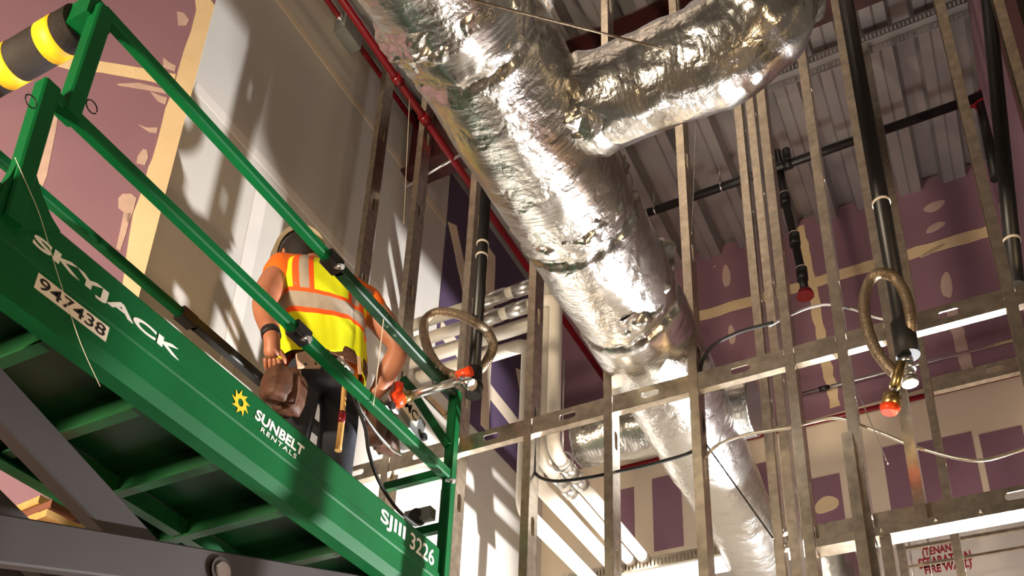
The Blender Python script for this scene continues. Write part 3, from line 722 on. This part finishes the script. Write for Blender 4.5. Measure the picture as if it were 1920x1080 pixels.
for k in range(n):
    for dr, r in ((0, .030), (.16, .034), (.62, .050), (.66, .031)):
        a = -(k+dr)*2*pi/n; out.append(c+Vector((0, r*math.cos(a)*.92, r*math.sin(a))))
for k in range(len(out)):
    a = math.atan2(out[k].z-c.z, out[k].y-c.y); inn.append(c+Vector((0, .013*math.cos(a), .015*math.sin(a))))
ex = Vector((.0012, 0, 0))
for k in range(len(out)):
    k2 = (k+1) % len(out)
    b.b.faces.new([b.b.verts.new(p+ex) for p in (out[k], out[k2], inn[k2], inn[k])])
b.build('sun_emblem', m_ydecal, lift)

cable('string', [on(0, -2.165, *p) for p in ((28, 295), (52, 350), (75, 405), (110, 520), (150, 640), (188, 725))], .001, m_paper, 'pale string hanging from the rear post across the lettered green panel', 'string')
# scissor arms under the deck (pairs each side), then the stack down to the chassis
def arm(x, a, c, m=m_arm, h=.135, w=.06):
    return MB().bar((x, a[0], Z0+a[1]), (x, c[0], Z0+c[1]), w, h, (0, 0, 1), .006).build('scissor_arm', m, lift)
for x1, x2 in ((-2.41, -2.335), (-2.80, -2.87)):
    arm(x1, (.98, 1.79), (3.45, .955)); arm(x2, (.95, 1.06), (3.30, 1.865))
    arm(x1, (.95, .99), (3.45, .20)); arm(x2, (.98, .14), (3.45, .90))
    arm(x1, (.98, .10), (3.45, -.75)); arm(x2, (.95, -.80), (3.45, .15))
for y, z in ((2.20, 1.37), (3.42, .93), (.98, 1.02), (3.42, .16), (.98, .12), (2.2, .55), (2.2, -.32)):
    MB().tube([(-2.90, y, Z0+z), (-2.30, y, Z0+z)], .03, 14).build('pivot_pin', m_zinc, lift)
pc = on(0, -2.30, 414, 1072)
MB().tube([(-2.33, pc.y, pc.z), (-2.285, pc.y, pc.z)], .032, 18).build('pivot_pin', m_zinc, lift)
MB().tube([(-2.30, pc.y, pc.z), (-2.292, pc.y, pc.z)], .05, 20).build('pivot_collar', m_arm, lift)
MB().box(XF+.06, XN-.06, .95, 3.5, .30, .78).build('chassis', m_green, lift)
for x in (XF+.02, XN-.14):
    for y in (1.35, 3.1): MB().tube([(x, y, .2), (x+.12, y, .2)], .2, 24).build('wheel', m_rubber, lift)
# control box on the front rail with its sign
cbx = on(1, 3.2, 768, 778)
cx = -2.36
ca = on(0, cx, 768, 776)
cb = MB().bar((cx-.06, ca.y-.17, ca.z+.03), (cx-.06, ca.y+.13, ca.z-.03), .12, .17, (0, 0, 1), .02).build('control_box', m_box, lift)
sg = MB().bar((cx+.003, ca.y-.10, ca.z+.045), (cx+.003, ca.y+.07, ca.z+.010), .004, .095, (0, 0, 1)).build('sign_plate', m_paper, lift)
text_obj('lettering', 'MC', m_ink, lift, (cx+.0055, ca.y-.055, ca.z+.006), Vector((0, .145, -.03)).normalized(), Vector((0, .03, .145)).normalized(), .11, .055, .001, bold=.015)
for yy in (-.16, .12): MB().tube([(cx-.0, ca.y+yy, ca.z-.06), (cx+.02, ca.y+yy, ca.z-.06)], .02, 8).build('mount_knob', m_rubber, lift)
for k, (pts, m, r) in enumerate((([(648, 690), (662, 740), (684, 800), (692, 850), (712, 905), (745, 955), (780, 985)], m_rubber, .008), ([(655, 725), (675, 765), (705, 810), (735, 842), (752, 852)], m_silver, .007))):
    MB().tube(spline([on(0, -2.27, *p) for p in pts], 8), r, 10).build('control_cable', m, lift)
cp = on(1, YZ_-.03, 795, 968)
MB().box(cp.x-.09, cp.x+.05, cp.y-.03, cp.y+.02, cp.z-.025, cp.z+.03).build('latch_block', m_box, lift)
MB().tube([(cp.x-.03, cp.y-.032, cp.z), (cp.x-.03, cp.y+.022, cp.z)], .034, 14).build('latch_roller', m_rubber, lift)

# ------------------------------------------------------------------ wood blocks stacked by the wall corner
bk = on(0, XL+.05, 100, 970)
def plank(px, py, l, m, label, h=.035, w=.10):
    c = on(1, 2.12, px, py); o = empty('wood_block', c, label, 'wood')
    MB().bar((c.x-l/2, c.y+l*.12, c.z), (c.x+l/2, c.y-l*.12, c.z), w, h, (0, 0, 1), .004).build('plank', m, o); return o
sh = empty('wall_ledge', (-3.25, 2.12, Z0+1.76), 'narrow wooden ledge in the corner carrying the cut blocks, seen under the lift', 'ledge')
MB().bar((-3.62, 2.16, Z0+1.785), (-3.02, 2.10, Z0+1.785), .16, .03, (0, 0, 1)).build('board', m_wood, sh)
MB().box(-3.12, -3.09, 2.09, 2.13, 0, Z0+1.77).build('post', m_wood, sh)
for i, (dx, z, l, lb) in enumerate(((-3.28, 1.82, .30, 'pale wood block lowest of the stack under the lift'), (-3.24, 1.858, .34, 'reddish wood block in the middle of the stack under the lift'), (-3.30, 1.896, .3, 'pale wood block on top of the stack under the lift'))):
    o = empty('wood_block', (dx, 2.13, Z0+z), lb, 'wood', 'wood blocks stacked under the lift')
    MB().bar((dx-l/2, 2.145, Z0+z), (dx+l/2, 2.115, Z0+z), .11, .036, (0, 0, 1), .004).build('plank', (m_wood, mat('brown_wood', srgb(120, 72, 52), .7, var=.2), m_wood)[i], o)

# ------------------------------------------------------------------ the worker
Fv = Vector((-.82, .57, 0)).normalized(); Rv = Vector((.57, .82, 0)).normalized(); Uv = Vector((0, 0, 1))
DZ = Z0+1.955
Bc = Vector((-2.57, 2.86, Z0+2.90))
man = empty('person', (Bc.x, Bc.y, DZ), 'worker seen from behind on the lift in lime vest, orange shirt and hard hat', 'person')
def skin_mesh(verts, edges, rad, root=0, lv=2):
    me = bpy.data.meshes.new('sk'); me.from_pydata([tuple(v) for v in verts], edges, []); me.update()
    o = bpy.data.objects.new('sk', me); COL.objects.link(o)
    md = o.modifiers.new('s', 'SKIN'); md.use_smooth_shade = True
    sv = me.skin_vertices[0].data
    for i, r in enumerate(rad):
        sv[i].radius = (r, r) if not isinstance(r, tuple) else r
        sv[i].use_root = (i == root)
    sd = o.modifiers.new('d', 'SUBSURF'); sd.levels = lv; sd.render_levels = lv
    dg = bpy.context.evaluated_depsgraph_get(); out = bpy.data.meshes.new_from_object(o.evaluated_get(dg))
    bpy.data.objects.remove(o); return out
def join(name, meshes, m, parent):
    bm = bmesh.new()
    for me in meshes: bm.from_mesh(me)
    me = bpy.data.meshes.new(name); bm.to_mesh(me); bm.free(); me.materials.append(m)
    for p in me.polygons: p.use_smooth = True
    o = bpy.data.objects.new(name, me); link(o, parent); o.matrix_parent_inverse = Matrix.Translation(-parent.location); return o
V3 = lambda x, y, z: Vector((x, y, Z0+z))
shL, shR = V3(-2.672, 2.575, 3.275), V3(-2.43, 2.925, 3.275)
elL, elR = V3(-2.645, 2.495, 3.00), V3(-2.28, 3.03, 3.03)
wrL, wrR = V3(-2.555, 2.495, 2.775), V3(-2.42, 3.07, 2.84)
hdL, hdR = V3(-2.575, 2.535, 2.70), V3(-2.50, 3.09, 2.80)
neckb, headc = V3(-2.575, 2.735, 3.37), V3(-2.685, 2.705, 3.475)
hipL, hipR = Bc-Rv*.095-Uv*.06, Bc+Rv*.095-Uv*.06
ankL, ankR = Vector((-2.62, 2.78, DZ+.09)), Vector((-2.50, 2.98, DZ+.09))
knL, knR = (hipL+ankL)/2+Fv*.03, (hipR+ankR)/2+Fv*.03
chest = V3(-2.57, 2.755, 3.20); waist = V3(-2.57, 2.83, 3.02)
bv = [Bc, waist, chest, neckb, neckb.lerp(headc, .45), headc,
      shL, shL.lerp(elL, .5), elL, elL.lerp(wrL, .35), wrL, hdL,
      shR, shR.lerp(elR, .5), elR, elR.lerp(wrR, .35), wrR, hdR,
      hipL, knL, ankL, ankL+Fv*.14-Uv*.05, hipR, knR, ankR, ankR+Fv*.14-Uv*.05]
be = [(0, 1), (1, 2), (2, 3), (3, 4), (4, 5), (2, 6), (6, 7), (7, 8), (8, 9), (9, 10), (10, 11), (2, 12), (12, 13), (13, 14), (14, 15), (15, 16), (16, 17),
      (0, 18), (18, 19), (19, 20), (20, 21), (0, 22), (22, 23), (23, 24), (24, 25)]
br = [.13, .125, .135, .06, .058, .085, .078, .071, .054, .058, .036, .038, .078, .071, .054, .058, .036, .038,
      .085, .062, .045, .035, .085, .062, .045, .035]
body = [skin_mesh(bv, be, br)]
def hand(wr, hd, side, fwd):
    """four curled fingers and a thumb rooted in the palm"""
    d = (hd-wr).normalized(); lat = d.cross(fwd).normalized()*side; out = []
    for k, ln in enumerate((.070, .078, .072, .056)):
        o = hd+lat*(.030-.020*k); a = o+d*.026*(ln/.07)+fwd*.010; b = a+d*.006+fwd*.028*(ln/.07); c = b-d*.022+fwd*.006
        out.append(skin_mesh([o-d*.01, a, b, c], [(0, 1), (1, 2), (2, 3)], [.011, .0105, .0098, .0085], 0, 1))
    o = wr.lerp(hd, .5)+lat*.022; a = o+lat*.025+d*.02+fwd*.012; b = a+d*.028+fwd*.018
    out.append(skin_mesh([o, a, b], [(0, 1), (1, 2)], [.014, .0115, .0095], 0, 1)); return out
body += hand(wrL, hdL, 1, (Fv+Rv*.6).normalized()) + hand(wrR, hdR, -1, (Fv-Rv*.6).normalized())
# skull with jaw, nose, ears
hf = (Fv*.8-Uv*.6).normalized(); hu = (Uv*.8+Fv*.6).normalized()
def ell(c, a, b_, d, nseg=20):
    bm = bmesh.new(); bmesh.ops.create_uvsphere(bm, u_segments=nseg, v_segments=14, radius=1)
    for v in bm.verts: v.co = c+Rv*v.co.x*a+hf*v.co.y*b_+hu*v.co.z*d
    me = bpy.data.meshes.new('e'); bm.to_mesh(me); bm.free(); return me
body += [ell(headc, .076, .098, .105), ell(headc+hf*.03-hu*.06, .058, .068, .06), ell(headc+hf*.105-hu*.012, .013, .018, .024, 10),
         ell(headc+Rv*.077-hu*.01, .012, .02, .032, 10), ell(headc-Rv*.077-hu*.01, .012, .02, .032, 10)]
join('body', body, m_skin, man)
for s_ in (-1, 1): join('eye', [ell(headc+hf*.088+Rv*.032*s_+hu*.012, .012, .01, .012, 10)], m_paper, man)
hr = ell(headc-hf*.018+hu*.006, .088, .102, .112); join('hair', [hr], m_hair, man)
# hard hat
b = MB(); rings = []
for i in range(9):
    t = i/8*pi/2; ring = []
    for k in range(28):
        a = 2*pi*k/28; q = headc+hu*(.038+.10*math.sin(t))+Rv*(.108*math.cos(t)*math.cos(a))+hf*(.130*math.cos(t)*math.sin(a)); ring.append(b.b.verts.new(q))
    rings.append(ring)
for i in range(8):
    for k in range(28):
        if i == 7: b.b.faces.new((rings[7][k], rings[7][(k+1) % 28], rings[8][k])) if False else None
        b.b.faces.new((rings[i][k], rings[i][(k+1) % 28], rings[i+1][(k+1) % 28], rings[i+1][k]))
hat = b.build('hard_hat', m_hat, man, smooth=True)
b = MB(); r0 = []; r1 = []
for k in range(28):
    a = 2*pi*k/28; e = .016+.035*max(0, math.sin(a))
    r0.append(headc+hu*.038+Rv*.104*math.cos(a)+hf*.126*math.sin(a)); r1.append(headc+hu*.030+Rv*(.108+e)*math.cos(a)+hf*(.130+e)*math.sin(a))
for k in range(28):
    k2 = (k+1) % 28
    for dz_ in (0, -.006): b.b.faces.new([b.b.verts.new(p+hu*dz_) for p in (r0[k], r0[k2], r1[k2], r1[k])])
    b.b.faces.new([b.b.verts.new(p) for p in (r1[k], r1[k2], r1[k2]-hu*.006, r1[k]-hu*.006)])
b.build('hat_brim', m_hat, man)
MB().tube([headc+hu*.012+Rv*.092*math.cos(a*pi/12)+hf*.108*math.sin(a*pi/12) for a in range(25)], .009, 8, caps=False).build('hat_band', m_rubber, man)
# clothes
def loft(name, secs, m, n=72, sub=8, noise_a=.006, hem=None, matf=None, seed=0):
    """secs: (centre, half width, half depth)"""
    cs = spline([q[0] for q in secs], sub); ab = spline([Vector((q[1], q[2], 0)) for q in secs], sub)
    bm = bmesh.new(); rings = []
    for i, (c, w) in enumerate(zip(cs, ab)):
        t = i/(len(cs)-1); ring = []
        for k in range(n):
            a = 2*pi*k/n; ca, sa = math.cos(a), math.sin(a)
            p = c+Rv*(w.x*math.copysign(abs(ca)**.85, ca))+Fv*(w.y*math.copysign(abs(sa)**.85, sa))
            f = noise.noise(Vector((math.cos(a)*2.2, math.sin(a)*2.2, t*1.6+seed)))
            f2 = noise.noise(Vector((math.cos(a)*6, math.sin(a)*6, t*2.5+seed)))
            p += (Rv*ca+Fv*sa)*(noise_a*(1.6*f+.7*f2)*(1.2-.5*t))
            if hem and t < .45: p.z += hem(a)*(1-t/.45)
            ring.append(bm.verts.new(p))
        rings.append(ring)
    for i in range(len(rings)-1):
        for k in range(n):
            f = bm.faces.new((rings[i][k], rings[i][(k+1) % n], rings[i+1][(k+1) % n], rings[i+1][k])); f.smooth = True
            if matf: f.material_index = matf(i/(len(rings)-1), f.calc_center_median(), 2*pi*(k+.5)/n)
    me = bpy.data.meshes.new(name); bm.to_mesh(me); bm.free()
    for mm in (m if isinstance(m, (list, tuple)) else [m]): me.materials.append(mm)
    o = bpy.data.objects.new(name, me); link(o, man); o.matrix_parent_inverse = Matrix.Translation(-man.location)
    sm = o.modifiers.new('t', 'SOLIDIFY'); sm.thickness = .003; return o
shirt = [skin_mesh([Bc+Uv*.0, waist, chest, shL, shL.lerp(elL, .46), shR, shR.lerp(elR, .46), neckb+Uv*.0],
                   [(0, 1), (1, 2), (2, 3), (3, 4), (2, 5), (5, 6), (2, 7)], [(.15, .15), .145, .15, .092, .084, .092, .084, .068])]
o = join('shirt', shirt, m_oshirt, man)
o = loft('shirt_tail', [(Bc-Uv*.03, .178, .145), (Bc+Uv*.06, .182, .145), (waist, .185, .140), (chest, .19, .135)], m_oshirt, noise_a=.008, seed=3)
def vest_mat(t, c, a):
    if .255 < t < .415: return 2 if .288 < t < .382 else 1
    l = math.cos(a)
    if t >= .415 and .30 < abs(l) < .74: return 2 if .40 < abs(l) < .62 else 1
    return 0
vs = [(V3(-2.58, 2.85, 2.845), .207, .168), (V3(-2.575, 2.835, 2.97), .205, .16), (V3(-2.572, 2.80, 3.08), .208, .155), (V3(-2.57, 2.765, 3.19), .216, .168), (V3(-2.568, 2.745, 3.275), .207, .152), (V3(-2.572, 2.735, 3.335), .16, .105), (V3(-2.575, 2.732, 3.365), .10, .08)]
def hemf(a):
    # rises over the right of the back, hangs at the sides
    return .065*math.exp(-((math.atan2(math.sin(a+1.15), math.cos(a+1.15)))/.33)**2)-.022*math.cos(a)**2
loft('safety_vest', vs, [m_vest, m_vor, m_ref], n=110, sub=14, noise_a=.009, hem=hemf, matf=vest_mat, seed=1)
trs = [skin_mesh([Bc-Uv*.03, hipL-Uv*.02, knL, ankL+Uv*.02, hipR-Uv*.02, knR, ankR+Uv*.02, Bc+Uv*.02, Bc+Uv*.05], [(0, 1), (1, 2), (2, 3), (0, 4), (4, 5), (5, 6), (0, 7), (7, 8)], [.135, .112, .084, .072, .112, .084, .072, .12, .10])]
join('trousers', trs, m_denim, man)
for a_ in (ankL, ankR):
    join('boot', [skin_mesh([a_+Uv*.03, a_-Uv*.04, a_+Fv*.08-Uv*.045, a_+Fv*.19-Uv*.05], [(0, 1), (1, 2), (2, 3)], [.055, .05, .048, .036], 0, 1)], m_leather, man)
MB().tube([wrL.lerp(elL, .06), wrL.lerp(elL, .2)], .042, 18).build('wristband', m_rubber, man)
# tool belt
loft('tool_belt', [(Bc-Uv*.055, .192, .162), (Bc-Uv*.02, .195, .165), (Bc+Uv*.015, .192, .162)], m_leather, n=60, sub=3, noise_a=.003)
belt = man.children[-1]
def pouch(c, w, d, h, m, tilt=0, name='pouch'):
    b = MB(); ret = bmesh.ops.create_cube(b.b, size=1); bmesh.ops.subdivide_edges(b.b, edges=b.b.edges[:], cuts=5, use_grid_fill=True)
    ax = (Rv*math.cos(tilt)+Fv*math.sin(tilt)).normalized(); ay = Vector((-ax.y, ax.x, 0))
    for v in b.b.verts:
        x, y, z = v.co*2; k = .86+.14*(1-abs(z)**3); t = 1-.12*max(0, -z)**2
        q = max(abs(x), abs(y)); rr = math.hypot(x, y); s_ = (q/rr)**.5 if rr > 1e-6 else 1
        p = Vector((x*s_*w/2*k*t, y*s_*d/2*k*t, z*h/2)); nn = noise.noise(p*18+c*3)+.5*noise.noise(p*40+c*5)
        p *= 1+.13*nn
        v.co = c+ax*p.x+ay*p.y+Uv*p.z
    return b.build(name, m, man, smooth=True)
pL = on(0, -2.545, 542, 742); pL2 = on(0, -2.50, 517, 726)
pouch(pL, .13, .11, .19, m_leather, -.9); pouch(pL2+Vector((0, 0, .01)), .12, .10, .15, m_leather, -1.2)
f_ = on(0, -2.50, 548, 715); pouch(f_-Uv*.03, .07, .05, .17, m_leather, -.5, 'tool_sleeve')
pR = on(0, -2.37, 722, 812); pouch(pR, .15, .12, .17, m_leather, .9)
pR2 = on(0, -2.34, 705, 795); pouch(pR2, .09, .08, .20, m_leather, .6, 'tool_sleeve')
bp2 = Bc-Fv*.172+Uv*.0
c1, c2, c3, c4 = [on(0, -2.405, *p) for p in ((556, 662), (594, 652), (602, 688), (560, 688))]
MB().prism([c1, c2, c3, c4], (-.012, .008, 0)).build('back_pad', m_leatherl, man)
for p in ((573, 683), (592, 682)):
    q = on(0, -2.404, *p); MB().ball(q, .006, 8, 6).build('rivet', m_black, man)
for px in (672, 640): 
    a_, b_ = on(0, -2.385, px, 668), on(0, -2.385, px+3, 702); MB().bar(a_, b_, .016, .006, Fv).build('belt_loop', m_leatherl, man)
hm = [on(0, -2.33, *p) for p in ((647, 690), (645, 735), (641, 785), (634, 845))]
ham = empty('hammer', hm[1], 'wooden-handled hammer with a red band hanging from the tool belt', 'hammer')
MB().tube(spline(hm, 6), [.010]*6+[.0115]*6+[.0135]*6+[.015], 12).build('handle', m_wood, ham)
MB().tube([hm[2].lerp(hm[1], .25), hm[2].lerp(hm[3], .15)], .0152, 14).build('red_band', m_redpipe, ham)
MB().tube([hm[0]+Vector((0, -.05, .01)), hm[0]+Vector((0, .05, .01))], .014, 10).build('head', m_zinc, ham)
